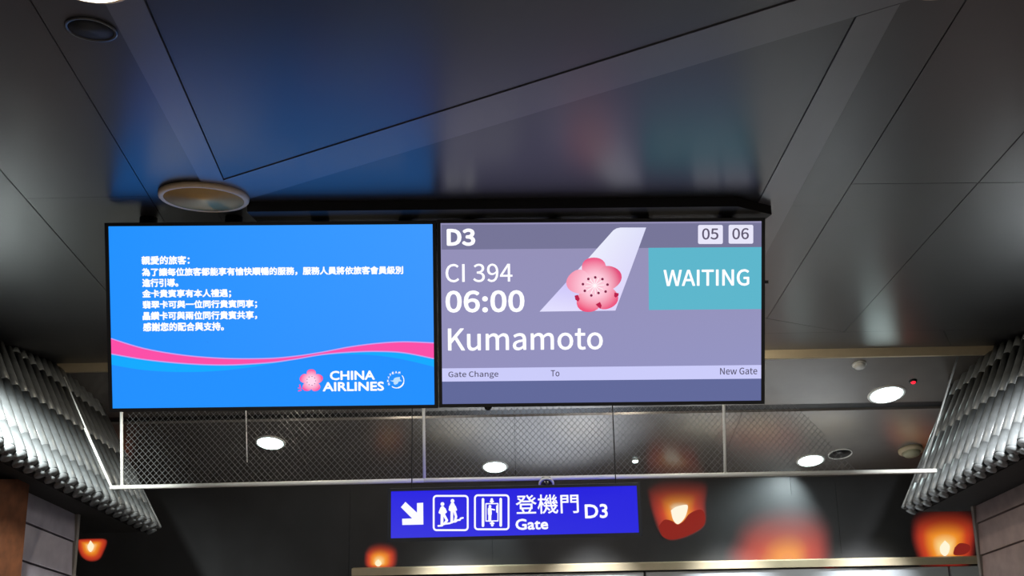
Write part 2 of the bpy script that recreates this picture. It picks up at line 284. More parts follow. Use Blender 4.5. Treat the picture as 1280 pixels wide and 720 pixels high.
def inset(poly, g):
    n = len(poly); out = []
    ar = sum(poly[i].x * poly[(i + 1) % n].y - poly[(i + 1) % n].x * poly[i].y for i in range(n)) / 2
    if ar < 0: poly = poly[::-1]
    pts = [p for i, p in enumerate(poly) if (p - poly[i - 1]).length > 1e-4]; n = len(pts)
    for i in range(n):
        p0, p1, p2 = pts[i - 1], pts[i], pts[(i + 1) % n]
        d1 = (p1 - p0).normalized(); d2 = (p2 - p1).normalized()
        n1 = Vector((-d1.y, d1.x)); n2 = Vector((-d2.y, d2.x)); k = 1 + n1.dot(n2)
        out.append(p1 + (n1 + n2) * (g / max(k, .25)))
    return out
def panel(poly, m, z0, gap=.0028):
    if len(poly) < 3: return
    q = inset(poly, gap)
    co = ceil.location; prism('ceiling_panel', [(p.x - co.x, p.y - co.y, z0 - co.z) for p in q], Vector((0, 0, H + .028 - z0)), m, ceil)
V2 = Vector
whole = [V2((-8.5, -3.5)), V2((8.5, -3.5)), V2((8.5, 10.2)), V2((-8.5, 10.2))]
left, rest = cutx(whole, (130, 0), (252, 228))
l1, l2 = cutx(left, (38, 0), (150, 185))
l1a, l1b = cutx(l1, (0, 212), (70, 292))
panel(l2, M_ceil, H)
panel(l1a, M_ceil, H)
f, n = cuty(l1b, (0, 249), (100, 247)); panel(f, M_ceil, H + .001); panel(n, M_ceil, H)
far, near = cuty(rest, (257, 231), (990, 0))
a, b = cutx(near, (190, 20), (280, 225)); panel(a, M_band, H - .006, .001); panel(b, M_ceil, H)
bandb = cuty(far, (322, 245), (1075, 18)); panel(bandb[1], M_band, H - .004); mid = bandb[0]
m1, m2 = cutx(mid, (1070, 20), (970, 210)); panel(m1, M_ceil, H)
m2a, m2b = cutx(m2, (1122, 10), (1012, 215)); panel(m2a, M_band, H - .004, .001)
farr, nearr = cuty(m2b, (1055, 415), (1215, 412)); 
for q in cutx(farr, (1180, 414), (1195, 445)): panel(q, M_ceil, H)
le, re_ = cutx(nearr, (1280, 165), (1055, 415))
g1, g2 = cuty(le, (958, 398), (1055, 415)); panel(g1, M_ceil, H)
d1, d2 = cutx(g2, (1145, 100), (1040, 268))
f, n = cuty(d1, (965, 258), (1040, 257)); panel(f, M_ceil, H + .001, .002); panel(n, M_ceil, H, .002)
f, n = cuty(d2, (1065, 230), (1280, 228)); panel(f, M_ceil, H); panel(n, M_ceil, H)
f, n = cuty(re_, (1065, 230), (1280, 228)); panel(f, M_ceil, H); panel(n, M_ceil, H)

# ------------------------------------------------------------------ end of the upper ceiling: cream edge beam, then the ceiling that slopes down over the escalators
YE = 10.25
zt, zb = at_y(1100, 441, YE).z, at_y(1100, 449, YE).z
box('trim_1', (-9, YE + .031, H - .09), (9, YE + .13, H + .12), M_cream, kind='structure')
Y0, Z0 = YE + .14, H - .05
YM = 13.6; ZM = at_y(640, 603, YM).z
sl = (ZM - Z0) / (YM - Y0)
low = hexa('ceiling_sloped', [(-9, Y0, Z0 + .05), (9, Y0, Z0 + .05), (9, YM, ZM + .05), (-9, YM, ZM + .05), (-9, Y0, Z0 + .12), (9, Y0, Z0 + .12), (9, YM, ZM + .12), (-9, YM, ZM + .12)], M_void, kind='structure')
low_o = low.location.copy()
PN = Vector((0, -sl, 1)).normalized(); PO = Vector((0, Y0, Z0))
ys = at_plane(1000, 505, PO, PN).y; ye = at_plane(1000, 514, PO, PN).y
def low_panel(x0, x1, y0, y1, m, dz=0):
    z = lambda y: Z0 + sl * (y - Y0) + dz
    c = [(x0, y0, z(y0)), (x1, y0, z(y0)), (x1, y1, z(y1)), (x0, y1, z(y1))]; t = [(a, b, cc + .045 - dz) for a, b, cc in c]
    o = hexa('sloped_ceiling_panel', [Vector(p) - low_o for p in c + t], m, low); return o
for k in range(6):
    x0 = -9 + 3 * k + .003; x1 = x0 + 2.994
    low_panel(x0, x1, Y0, ys, M_low); low_panel(x0, x1, ye, YM, M_low)
low_panel(-9, 9, ys + .003, ye - .003, M_slot, .03)

# ------------------------------------------------------------------ far wall under it: black printed mural, cream lintel, white panels
mural = box('wall_mural', (-9, YM + .03, -3), (9, YM + .15, ZM + .12), M_void, kind='structure'); mo = mural.location.copy()
zl = at_y(800, 702.5, YM).z
cuts = [-9, at_y(120, 650, YM).x - .9, at_y(437, 650, YM).x, at_y(515, 650, YM).x + 1.2, at_y(992, 650, YM).x, at_y(1048, 650, YM).x, at_y(1225, 650, YM).x + .6, 9]
for a, b in zip(cuts, cuts[1:]):
    o = box('mural_panel', (a + .002 - mo.x, YM - mo.y, -3 - mo.z), (b - .002 - mo.x, YM + .03 - mo.y, ZM - .002 - mo.z), M_mural, mural)
xl, xr = at_y(440, 712, YM - .1).x, at_y(1250, 700, YM - .1).x
zc = at_y(800, 713, YM - .12).z
box('trim_2', (xl, YM - .14, zc), (xr, YM - .002, zl), M_cream, kind='structure', bevel=.006)
M_glass = mat('white_door_panel', (205, 210, 212), .3)
root = empty('sliding_door_header', ((xl + xr) / 2, YM - .1, -3), 'row of white header panels directly under the cream beam at the bottom', 'door header')
xs = [xl + .02, at_y(806, 716, YM - .1).x, at_y(1187, 712, YM - .1).x, xr]
for a, b in zip(xs, xs[1:]):
    box('header_panel', (a + .02 - root.location.x, .0, .0), (b - .02 - root.location.x, .08, zc - .03 + 3), M_glass, root)

# ------------------------------------------------------------------ printed sky lanterns on the mural (a backlit print: flat on the panels)
print_mat = emis_attr('backlit_print', 1.0)
_b = print_mat.node_tree.nodes['Principled BSDF']; _b.inputs['Base Color'].default_value = (*lin((62, 63, 65)), 1); _b.inputs['Roughness'].default_value = .5; _b.inputs['Specular IOR Level'].default_value = .5
def mural_lantern(outline, flame, fr, core, top_fade, haze=None, label=None, soft=.12):
    """outline: photo pixels on the wall; colours run from the flame outwards"""
    P = Plane(None, Vector((0, YM - .004, 0)), Vector((1, 0, 0)), Vector((0, 0, 1)))
    pts = smooth_path(outline + [outline[0]], 8)[:-1]
    c = P.uv(*flame); pts = [P.uv(*p) for p in pts]; n = len(pts); K = 14
    V, C = [c], [core]; fs = []
    ramp = [(0, core), (fr[0], core), (fr[1], (236, 142, 36)), (fr[2], (196, 62, 28)), (fr[3], (150, 36, 27)), (1, (88, 22, 20))]
    ymax = max(p.y for p in pts); ymin = min(p.y for p in pts)
    cl = lambda q: tuple(v for v in lin(q))
    for k in range(1, K + 1):
        t = k / K
        for p in pts:
            q = c + (p - c) * t; V.append(q)
            for (a, ca), (b, cb) in zip(ramp, ramp[1:]):
                if t <= b: break
            s = (t - a) / max(b - a, 1e-6); col = [u + (v - u) * s for u, v in zip(cl(ca), cl(cb))]
            h = (q.y - ymin) / (ymax - ymin)
            fd = 1 - max(0, (h - top_fade) / (1 - top_fade)); fd = max(0, fd) ** 1.3 * min(1, (1 - t) / soft)
            C.append(tuple(v * fd for v in col))
    fs = [(0, 1 + i, 1 + (i + 1) % n) for i in range(n)]
    for k in range(K - 1):
        fs += [(1 + k * n + i, 1 + (k + 1) * n + i, 1 + (k + 1) * n + (i + 1) % n, 1 + k * n + (i + 1) % n) for i in range(n)]
    C = [core_c if False else cc for cc in C]; C[0] = cl(core)
    me = mesh('lantern_print', [(v.x - mo.x, YM - .004 - mo.y, v.y - mo.z) for v in V], fs)
    ca = me.color_attributes.new('Col', 'FLOAT_COLOR', 'POINT')
    for i, c_ in enumerate(C): ca.data[i].color = (*c_, 1)
    o = link('lantern_print', me, print_mat, mural)
    if label: o['label'] = label
    return P
Z7 = lambda x, y: (780 + x / 4.267, 590 + y / 4.267)
# lantern with a clear open mouth, right of the sign
LP = mural_lantern([Z7(*p) for p in [(118, 90), (130, 160), (150, 230), (178, 310), (210, 352), (258, 370), (350, 345), (436, 285), (442, 170), (448, 60), (380, 30), (280, 24), (180, 40)]],
              Z7(293, 215), (.10, .30, .58, .84), (255, 240, 200), .42, label='tilted orange lantern with white flame')
def mural_shape(pix, rgb, lift, name='lantern_mouth'):
    P = Plane(None, Vector((0, YM - .004 - lift, 0)), Vector((1, 0, 0)), Vector((0, 0, 1)))
    q = [P.uv(*p) for p in smooth_path(list(pix) + [pix[0]], 5)[:-1]]
    me = mesh(name, [(v.x - mo.x, YM - .004 - lift - mo.y, v.y - mo.z) for v in q], [tuple(range(len(q)))])
    return link(name, me, emis('print_%d_%d_%d' % rgb, rgb), mural)
mural_shape([Z7(*p) for p in [(185, 290), (215, 255), (258, 262), (285, 280), (318, 262), (350, 222), (405, 200), (430, 225), (425, 285), (350, 335), (260, 360), (205, 342)]], (138, 34, 26), .001)
mural_shape([Z7(*p) for p in [(250, 205), (280, 185), (335, 175), (338, 205), (320, 250), (288, 278), (262, 255)]], (255, 246, 222), .002, 'flame_print')
# big blurred lantern cut off by the lintel
mural_lantern([(902, 709.5), (903, 709.5), (903, 690), (912, 674), (920, 652), (945, 630), (985, 618), (1020, 628), (1040, 652), (1044, 680), (1044, 709.5), (1043, 709.5)], (985, 702), (.02, .16, .45, .8), (236, 140, 60), .25, label='large blurred red lantern', soft=.35)
# lantern in the lower right corner
Z5 = lambda x, y: (1100 + x / 4.5, 560 + y / 4.5)
mural_lantern([Z5(*p) for p in [(225, 668), (180, 550), (168, 460), (185, 380), (260, 330), (360, 310), (470, 325), (540, 370), (556, 430), (545, 540), (495, 665)]], Z5(365, 575), (.10, .36, .62, .86), (255, 226, 150), .5, label='red lantern beside the siding house', soft=.25)
mural_shape([Z5(*p) for p in [(420, 560), (450, 535), (500, 545), (505, 575), (470, 600), (415, 600)]], (130, 34, 28), .001)
mural_shape([Z5(*p) for p in [(365, 520), (392, 550), (385, 590), (365, 608), (342, 590), (338, 555)]], (255, 246, 214), .002, 'flame_print')
# lantern left of the sign
mural_lantern([(455, 690), (458, 709.5), (493, 709.5), (498, 690), (492, 680), (476, 675), (462, 680)], (472.8, 704), (.10, .36, .62, .86), (255, 220, 150), .5, label='small red lantern left of the sign', soft=.3)
mural_shape([(473, 699), (477, 704), (474, 708), (470, 707), (469, 703)], (255, 240, 200), .002, 'flame_print')
# lantern under the left roof
ZA = lambda x, y: (x / 3.273, 500 + y / 3.273)
mural_lantern([ZA(*p) for p in [(312, 570), (318, 610), (335, 645), (368, 662), (405, 655), (425, 625), (438, 572), (375, 566)]], ZA(370, 600), (.14, .40, .70, .95), (255, 214, 150), .97, label='small orange lantern under the left roof')
mural_shape([ZA(*p) for p in [(370, 574), (384, 596), (376, 618), (366, 620), (358, 600)]], (255, 240, 205), .002, 'flame_print')

# ------------------------------------------------------------------ floors and hall walls
box('floor', (-9, -4, -.15), (9, 5.2, 0), M_floor, kind='structure')
hexa('floor_ramp', [(-9, 5.2, -.15), (9, 5.2, -.15), (9, 9.5, -3.15), (-9, 9.5, -3.15), (-9, 5.2, 0), (9, 5.2, 0), (9, 9.5, -3), (-9, 9.5, -3)], M_floor, kind='structure')
box('floor_lower', (-9, 9.5, -3.15), (9, 14, -3), M_floor, kind='structure')
box('wall_left', (-9.15, -4, -3.15), (-9, 14, H + .12), M_wall, kind='structure')
box('wall_right', (9, -4, -3.15), (9.15, 14, H + .12), M_wall, kind='structure')
box('wall_back', (-9.15, -4.15, -.15), (9.15, -4, H + .12), M_wall, kind='structure')

# ------------------------------------------------------------------ tiled roofs at both sides
def roof(sgn, px_far, d_far, label, wall_label, m_board):
    E1 = at_d(*px_far, d_far)
    e = Vector((0, .97, -.245)).normalized()                        # along the eave, away from the viewer and down with the escalator
    v = ray(-280, -335); c = Vector((v.x, v.y, v.z)).normalized()
    if sgn > 0: c = Vector((-c.x, c.y, c.z))
    n = e.cross(c).normalized()
    if n.dot(CAM - E1) < 0: n = -n
    if n.z < 0: n = -n
    sp = .172 if sgn < 0 else .195; ncol = 24 if sgn < 0 else 20
    root = empty('tiled_roof', E1, label, 'roof', 'glazed tile roofs flanking the screens')
    def curved(r, a0, a1, L, rr=1.0, base=0, sag=False, thick=.012, seg=8):
        """open half-pipe with thickness, across e, along c"""
        V = []
        for l, k in ((0, 1.0), (L, rr)):
            for t in (0, thick):
                for i in range(seg + 1):
                    a = math.pi * i / seg
                    x = math.cos(a) * (r * k - (t if not sag else 0)); y = math.sin(a) * (r * k - t) * (-.7 if sag else .78)
                    if sag: y -= t
                    V.append(e * x + n * (y + base) + c * l)
        m = seg + 1; F_ = []
        for i in range(seg):
            F_.append((i, i + 1, 2 * m + i + 1, 2 * m + i)); F_.append((m + i, 3 * m + i, 3 * m + i + 1, m + i + 1))
            F_.append((i, m + i, m + i + 1, i + 1)); F_.append((2 * m + i, 2 * m + i + 1, 3 * m + i + 1, 3 * m + i))
        F_.append((0, 2 * m, 3 * m, m)); F_.append((seg, m + seg, 3 * m + seg, 2 * m + seg))
        return V, F_
    cache = {}
    def piece(nm, key, build, loc):
        if key not in cache:
            V, F_ = build(); cache[key] = recalc(mesh(nm, V, F_, True)); cache[key].materials.append(M_tile)
        o = bpy.data.objects.new(nm, cache[key]); COL.objects.link(o); o.parent = root; o.location = loc
        return o
    SEGS = [(0, .34), (.34, 1.22), (1.22, 2.10), (2.10, 2.98), (2.98, 3.6)]
    under = []
    for k in range(-1, ncol):
        o = -e * (sp * k); zeave = (E1 + o).z
        Lmax = min(3.5, (H - .035 - zeave) / c.z)
        for i, (a, b) in enumerate(SEGS):
            if a >= Lmax - .05: break
            b2 = min(b, Lmax); L = round(b2 - a, 3)
            if k >= 0:
                piece('cap_tile', ('c', L, i == 0), lambda: curved(.067, 0, 0, L - .004, .985, .008), o + c * a + n * (random.uniform(0, .003)))
            piece('pan_tile', ('p', L), lambda: curved(.075, 0, 0, L, 1.0, .0, True), o - e * (sp / 2) + c * a + n * (.004 * (i == 0)))
        if k >= 0:                                                   # round end tile closing each column at the eave
            def cap():
                V = []; N = 12
                for t in (0, .02):
                    for i in range(N):
                        a = 2 * math.pi * i / N; V.append(e * math.cos(a) * .074 + n * (math.sin(a) * .052 + .002) - c * t)
                return V, [tuple(range(N)), tuple(range(N, 2 * N))[::-1]] + [(i, (i + 1) % N, N + (i + 1) % N, N + i) for i in range(N)]
            piece('end_tile', 'end', cap, o)
        def drip():                                                  # drooping lip of each pan tile
            V = []; N = 8
            for t in (0, .02):
                for i in range(N + 1):
                    a = math.pi * i / N; V.append(e * math.cos(a) * .072 + n * (-.015 - .085 * math.sin(a)) - c * t)
            m = N + 1
            return V, [tuple(range(m)), tuple(range(m, 2 * m))[::-1]] + [(i, (i + 1) % m, m + (i + 1) % m, m + i) for i in range(m)]
        piece('drip_tile', 'drip', drip, o - e * (sp / 2))
    # deck and soffit under the tiles, ends at the ceiling
    Lf = min(3.5, (H - .04 - E1.z) / c.z); on = -e * (sp * ncol); Ln = (H - .04 - (E1 + on).z) / c.z
    A = [e * .1 + c * .01, on + c * .01, on + c * Ln, e * .1 + c * Lf]
    dk = prism('roof_deck', [p - n * .045 for p in A], -n * .06, M_tile_d, root)
    side = Vector((-sgn * -1, 0, 0)) * .0
    # soffit running back from the eave to the wall
    back = Vector((sgn * 1.0, 0, 0))
    lowr = -n * .10
    lowr = lowr + c * .08
    prism('soffit', [e * .02 + lowr, on + lowr, on + lowr + back, e * .02 + lowr + back], Vector((0, 0, -.05)), M_tile_d, root)
    # barge strip at the far end of the roof
    vs, fs = bar_geo(e * .13 + c * (-.02) + n * .03, e * .13 + c * Lf + n * .03, .022)
    link('verge_pipe', mesh('verge_pipe', vs, fs, True), M_tile, root)
    return root, E1, e, c, n, on
roofL = roof(-1, (190, 657), 9.3, 'dark grey glazed tile roof on the left, below the blue welcome screen', None, M_board)
roofR = roof(1, (1139, 632), 9.3, 'dark grey glazed tile roof on the right beside the ceiling lights', None, M_board_b)

def house(sgn, rf, xw, px_end, label, m_board, post_px):
    root_r, E1, e, c, n, on = rf
    yend = at_x(px_end, 690, xw).y
    root = empty('siding_house', (xw, yend, -3), label, 'house', 'board sided houses under the tiled roofs')
    slope = e.z / e.y
    y0 = 3.0
    bh = .315; t = .05 * sgn
    ref = at_x(px_end, 693.5 if sgn > 0 else 719, xw)               # a seam passes here
    top_at = lambda y: E1.z + slope * (y - E1.y) - .06 + .0
    nb = 0
    zs = ref.z
    for k in range(-12, 6):
        zlo = zs + bh * k; zhi = zlo + bh - .012
        za, zb_ = zlo, zhi
        if za > top_at(yend) - .02: break
        zb_ = min(zb_, top_at(yend))
        L = yend - y0
        pts = [(xw, yend, za), (xw, y0, za - slope * L), (xw, y0, zb_ - slope * L), (xw, yend, zb_)]
        o = root.location
        inn = Vector((t * .55, 0, 0))
        P = [Vector(p) - o for p in pts]; q = [P[0] - Vector((t * .35, 0, 0)), P[1] - Vector((t * .35, 0, 0)), P[2], P[3]]
        V = q + [p + Vector((t, 0, 0)) for p in P]
        hexa('siding_board', V, m_board, root)
    o = root.location
    box('wall_core', (min(t, t + sgn * .3), -(yend - y0), -.0), (max(t, t + sgn * .3), -.02, top_at(yend) + 3), M_tile_d, root)
    box('corner_trim', (min(-t * .6, t * 1.2), .0, 0), (max(-t * .6, t * 1.2), .05, top_at(yend) + 3 - .0), mat('corner_trim_grey', (120, 112, 104), .5), root)
    if post_px:
        yp = at_x(post_px, 700, xw + .1).y
        box('wooden_post', (.02, yp - o.y - .75, 0), (.14, yp - o.y, top_at(yp) + 3 + .05), M_wood, root)
    return root
house(-1, roofL, -4.25, 90, 'grey board siding with brown wooden post under the left tiled roof', M_board, 22)
house(1, roofR, 4.75, 1227, 'brownish grey overlapping board siding under the right tiled roof', M_board_b, None)

# ------------------------------------------------------------------ downlights and fittings
def downlight(px, py, d_px, lamp_m, label, sloped=True, off=False, power=0, aim=None, cone=140):
    if sloped: p = at_plane(px, py, PO, PN); rot = PN.to_track_quat('Z', 'Y'); dist = (p - CAM).length
    else: p = at_z(px, py, H - .004); rot = Vector((0, 0, 1)).to_track_quat('Z', 'Y'); dist = (p - CAM).length
    r = d_px / F * dist / 2
    root = empty('downlight', p, label, 'ceiling light', 'round downlights in the sloped ceiling' if sloped else 'round downlights in the black ceiling', rot=rot)
    if off: lathe('trim_ring', [(r, 0), (r * .99, -.018), (r * .96, -.024), (r * .90, -.024), (r * .88, -.020)], M_cream_r, root)
    else: lathe('trim_ring', [(r * .80, -.004), (r * .86, -.016), (r * .97, -.016), (r, -.004), (r, .0), (r * .80, .0)], M_white if sloped else M_cream_r, root)
    if off:
        lathe('reflector', [(r * .88, -.022), (r * .60, -.004)], mat('reflector_beige', (250, 206, 140), .85, 0, .1), root)
        lathe('lens', [(r * .61, -.005), (0, -.005)], mat('lens_off', (70, 62, 50), .85, 0, .1), root)
    else:
        lathe('lamp_lens', [(r * .84, -.012), (r * .8, -.024), (r * .5, -.03), (0, -.032)], lamp_m, root)
        if power:
            wl = p + Vector((0, 0, -.07)); lamp('downlight_glow', 'SPOT', wl, power, (.85, 1, 1), target=(Vector(aim) if aim else wl + Vector((0, 0, -1))), spot_size=R(cone), spot_blend=1, shadow_soft_size=.06)
    return root
downlight(338, 553, 36, M_lamp, 'lit round downlight behind the netting, below the blue welcome screen', power=10)
downlight(618.5, 583, 33, M_lamp, 'lit round downlight just above the blue gate sign', power=80, aim=at_y(590, 705, 13.6), cone=80)
downlight(1108, 492.5, 42, M_lamp, 'largest lit round downlight, at the right of the flight screen', power=60)
downlight(1013, 575, 33, M_lamp, 'lit round downlight low on the right, above the large blurred lantern', power=190, aim=at_y(958, 672, 13.6), cone=100)
downlight(794, 575.5, 8, M_lamp, 'tiny lit spotlight above the right end of the gate sign')
r0 = downlight(255.5, 244.5, 102, None, 'unlit beige ring downlight above the blue welcome screen', sloped=False, off=True)
downlight(108, -30, 96, M_lamp_w, 'lit round downlight at the top left edge of the frame', sloped=False, power=7)
downlight(1186, -33, 90, M_lamp, 'lit round downlight above the top right edge of the frame', sloped=False, power=5)
def fit_root(nm, px, py, label, cat, sloped=True):
    p = at_plane(px, py, PO, PN) if sloped else at_z(px, py, H)
    return empty(nm, p, label, cat, rot=(PN if sloped else Vector((0, 0, 1))).to_track_quat('Z', 'Y'))
t = fit_root('indicator_light', 1141, 476, 'tiny red indicator light beside the largest downlight', 'indicator')
lathe('housing', [(.05, 0), (.045, -.02), (0, -.022)], M_dark, t, 16); lathe('red_lens', [(.03, -.021), (.022, -.035), (0, -.04)], M_red, t, 12)
t = fit_root('smoke_detector', 1074, 455, 'small white smoke detector near the cream ceiling edge', 'smoke detector')
lathe('base', [(.085, 0), (.085, -.015), (.07, -.02)], M_white, t, 24); lathe('sensor_head', [(.07, -.018), (.06, -.05), (.03, -.06), (0, -.06)], M_white, t, 24)
t = fit_root('speaker_grille', 1050, 567, 'round ceiling speaker with a thin white rim next to the low right downlight', 'speaker')
lathe('rim', [(.17, 0), (.17, -.014), (.155, -.014), (.155, 0)], M_white, t, 32); lathe('grille', [(.155, -.004), (0, -.006)], M_slot, t, 32)
t = fit_root('emergency_light', 1138, 562, 'dull yellowish emergency light fitting at the right corner of the sloped ceiling', 'emergency light')
lathe('base', [(.17, 0), (.17, -.03), (.13, -.05)], M_cream, t, 24); lathe('diffuser', [(.13, -.048), (.1, -.09), (0, -.1)], mat('diffuser_beige', (190, 190, 160), .5), t, 24)
t = fit_root('ceiling_speaker', 114, 36, 'small dark round ceiling speaker at the top left', 'speaker', False)
lathe('rim', [(.075, 0), (.075, -.006), (.066, -.006), (.066, 0)], M_ceil, t, 28); lathe('grille', [(.066, -.004), (0, -.005)], mat('speaker_dark', (34, 34, 36), .7), t, 28)

# ------------------------------------------------------------------ black housing on the ceiling above the screens
hp = [(306, 243), (928, 236), (972, 246), (940, 268), (306, 270)]
top = [at_z(px, py, H - .001) for px, py in hp]
hb = at_z(928, 236, H)
root = empty('ceiling_mount_box', hb, 'flat black mounting box on the ceiling behind the screen tops', 'mounting box')
ext = .05
q = [at_z(300, 243, H) - hb, at_z(928, 236.5, H) - hb, at_z(972, 247.5, H) - hb, at_z(972, 247.5, H) - hb + Vector((-.05, .5, 0)), at_z(300, 243, H) - hb + Vector((0, .75, 0))]
for v in q: v.z = -.002; v.y += .12
prism('box_body', q, Vector((0, 0, -ext)), mat('mount_box_black', (16, 16, 18), .7), root)

# ------------------------------------------------------------------ hanging displays
def display(c_tl, c_tr, c_bl, d_tl, d_tr, d_bl, label, nm='hanging_screen'):
    TL, TR, BL = at_d(*c_tl, d_tl), at_d(*c_tr, d_tr), at_d(*c_bl, d_bl)
    P = Plane(None, BL, TR - TL, TL - BL)
    W = (TR - TL).length; Hh = (TL - BL).length
    P.root = empty(nm, BL, label, 'screen', 'hanging screens', rot=P.rot.to_quaternion()); P.mpp = d_tl / F
    P.W, P.H = W, Hh
    b = .018
    box('housing', (-b, -b, -.075), (W + b, Hh + b, -.002), M_black, P.root, bevel=.004)
    for nm_, lo, hi in (('bezel', (-b, -b, -.004), (0, Hh + b, .006)), ('bezel', (W, -b, -.004), (W + b, Hh + b, .006)), ('bezel', (0, -b, -.004), (W, 0, .006)), ('bezel', (0, Hh, -.004), (W, Hh + b, .006))):
        box(nm_, lo, hi, M_black, P.root)
    # hanging arms up to the ceiling
    up = P.rot.inverted() @ Vector((0, 0, 1))
    for fx in (.09, .36, .64, .91):
        a = Vector((W * fx, Hh * .8, -.09)); wp = BL + P.rot @ a; L = H - wp.z - .005
        vs, fs = bar_geo(a, a + up * L, .045, 12); link('hanger_pole', mesh('hanger_pole', vs, fs, True), M_dark, P.root)
    return P
DL = display((137.5, 283.0), (542.5, 280.2), (141, 510.5), 4.5, 4.54, 4.5 * 1.007, 'blue hanging screen with a white passenger notice, left of the flight screen')
DR = display((551.5, 279.0), (952.5, 276.5), (553, 505), 4.54, 4.58, 4.54 * 1.007, 'grey hanging flight screen showing gate and departure time')
def screen_bg(P, name, tl, tr, bl, br, lift, rows=8):
    V, C, fs = [], [], []
    for j in range(rows + 1):
        t = j / rows; y = P.H * (1 - t)
        for i in range(rows + 1):
            s = i / rows; a = [u + (v - u) * s for u, v in zip(tl, tr)]; b = [u + (v - u) * s for u, v in zip(bl, br)]
            V.append((P.W * s, y)); C.append(lin([u + (v - u) * t for u, v in zip(a, b)]))
    for j in range(rows):
        for i in range(rows): k = j * (rows + 1) + i; fs.append((k, k + rows + 1, k + rows + 2, k + 1))
    return flat(P, name, V, emis_attr('screen_glow', 1.0), lift, cols=C, faces=fs)
# ---- left screen
screen_bg(DL, 'lit_panel', (34, 146, 255), (62, 154, 255), (30, 143, 255), (52, 146, 255), .0005)
lines = [('親愛的旅客：', 177, 320, 237, 331), ('為了讓每位旅客都能享有愉快順暢的服務，服務人員將依旅客會員級別', 177.5, 335, 504, 345.6),
         ('進行引導。', 178, 348.3, 223, 359), ('金卡貴賓享有本人禮遇；', 178, 362, 289, 373), ('翡翠卡可與一位同行貴賓同享；', 178.5, 375.8, 321.5, 386.6),
         ('晶鑽卡可與兩位同行貴賓共享，', 178.5, 389.6, 321.5, 400.5), ('感謝您的配合與支持。', 179, 403.3, 280, 414.3)]
for s, x0, y0, x1, y1 in lines:
    dy = 1.5 * (x1 - x0) / 327
    text_def(DL, 'notice_text', s, (x0, y0 - 0, x1, y1), E_white, .0016, bold=.85, row=True)
Z1 = lambda x, y: (130 + x / 2.938, 270 + y / 2.938)
up = smooth_path([(20, 450), (150, 489), (300, 514), (450, 525), (600, 525), (700, 517), (800, 502), (900, 483), (1000, 470), (1100, 464), (1213, 468)])
lo = smooth_path([(20, 503), (150, 525), (300, 540), (450, 545), (600, 537), (700, 524), (800, 507), (900, 498), (1000, 495), (1100, 500), (1213, 522)])
cy = smooth_path([(20, 545), (150, 566), (300, 573), (450, 566), (600, 546), (700, 528), (800, 512), (900, 508), (1000, 512), (1100, 527), (1213, 554)])
band(DL, 'lower_field', [Z1(*p) for p in lo], [Z1(x, 706) for x, y in lo], EM('screen_blue_low', (30, 144, 255)), .0008)
band(DL, 'cyan_wave', [Z1(*p) for p in lo], [Z1(*p) for p in cy], EM('screen_cyan', (12, 170, 255)), .0011)
band(DL, 'wave_edge', [Z1(x, y - 4) for x, y in up], [Z1(x, y + 4) for x, y in lo], EM('screen_pale_pink', (200, 160, 240)), .0013)
band(DL, 'pink_wave', [Z1(*p) for p in up], [Z1(*p) for p in lo], EM('screen_pink', (252, 78, 168)), .0016)
ZL = lambda x, y: (360 + x / 8, 450 + y / 8)
text_def(DL, 'logo_text', 'CHINA', (412.5, 463, 468.5, 475.3), E_white, .0016, bold=1.0)
text_def(DL, 'logo_text', 'AIRLINES', (403.5, 476.8, 480, 489.3), E_white, .0016, bold=1.0)
def petals(P, c, R, angs, rp, lift, col_in, col_out, name='petal', sq=1.0):
    """blossom: each petal a disk with a pale heart and a darker rim"""
    for i, a in enumerate(angs):
        a = R_(a); cc = (c[0] + math.cos(a) * R, c[1] - math.sin(a) * R)
        N = 24; pts, cols = [P.uv(*cc)], []; K = 5
        s0 = min(1, max(0, (R / (R + rp) - .35) / .6)); cols = [tuple(u + (v - u) * s0 for u, v in zip(lin(col_in[i % len(col_in)]), lin(col_out[i % len(col_out)])))]
        for k in range(1, K + 1):
            for j in range(N):
                t = 2 * math.pi * j / N; rr = rp * k / K
                wob = 1 + .05 * math.sin(3 * t + i)
                x = cc[0] + math.cos(t) * rr * wob; y = cc[1] - math.sin(t) * rr * wob
                far = math.hypot(x - c[0], y - c[1]) / (R + rp)
                pts.append(P.uv(x, y)); s = min(1, max(0, (far - .35) / .6))
                cols.append(tuple(u + (v - u) * s for u, v in zip(lin(col_in[i % len(col_in)]), lin(col_out[i % len(col_out)]))))
        fs = [(0, 1 + j, 1 + (j + 1) % N) for j in range(N)]
        for k in range(K - 1): fs += [(1 + k * N + j, 1 + (k + 1) * N + j, 1 + (k + 1) * N + (j + 1) % N, 1 + k * N + (j + 1) % N) for j in range(N)]
        flat(P, name, pts, emis_attr('screen_glow', 1.0), lift + i * .00012, cols=cols, faces=fs)
def R_(a): return a * math.pi / 180
petals(DL, (389.2, 476), 9, [90, 18, -54, -126, 162], 5.8, .0012, [(255, 205, 232)], [(248, 80, 158)])
strokes(DL, 'blossom_heart', [([(389.2, 476)], 11)], EM('screen_pale', (255, 215, 238)), .0020)
strokes(DL, 'stamens', [([(389.2 + 5.5 * math.cos(R_(a)), 476 + 5.5 * math.sin(R_(a)))], 1.2) for a in range(0, 360, 40)], EM('screen_plum', (150, 60, 120)), .0022)['kind'] = 'stuff'
strokes(DL, 'seal_mark', [([ZL(118, 250), ZL(124, 275)], 1.6), ([ZL(105, 280), ZL(130, 283)], 1.3), ([ZL(108, 308), ZL(132, 300)], 1.6), ([ZL(145, 285), ZL(200, 305)], 1.0)], EM('screen_pink', (252, 78, 168)), .0016)
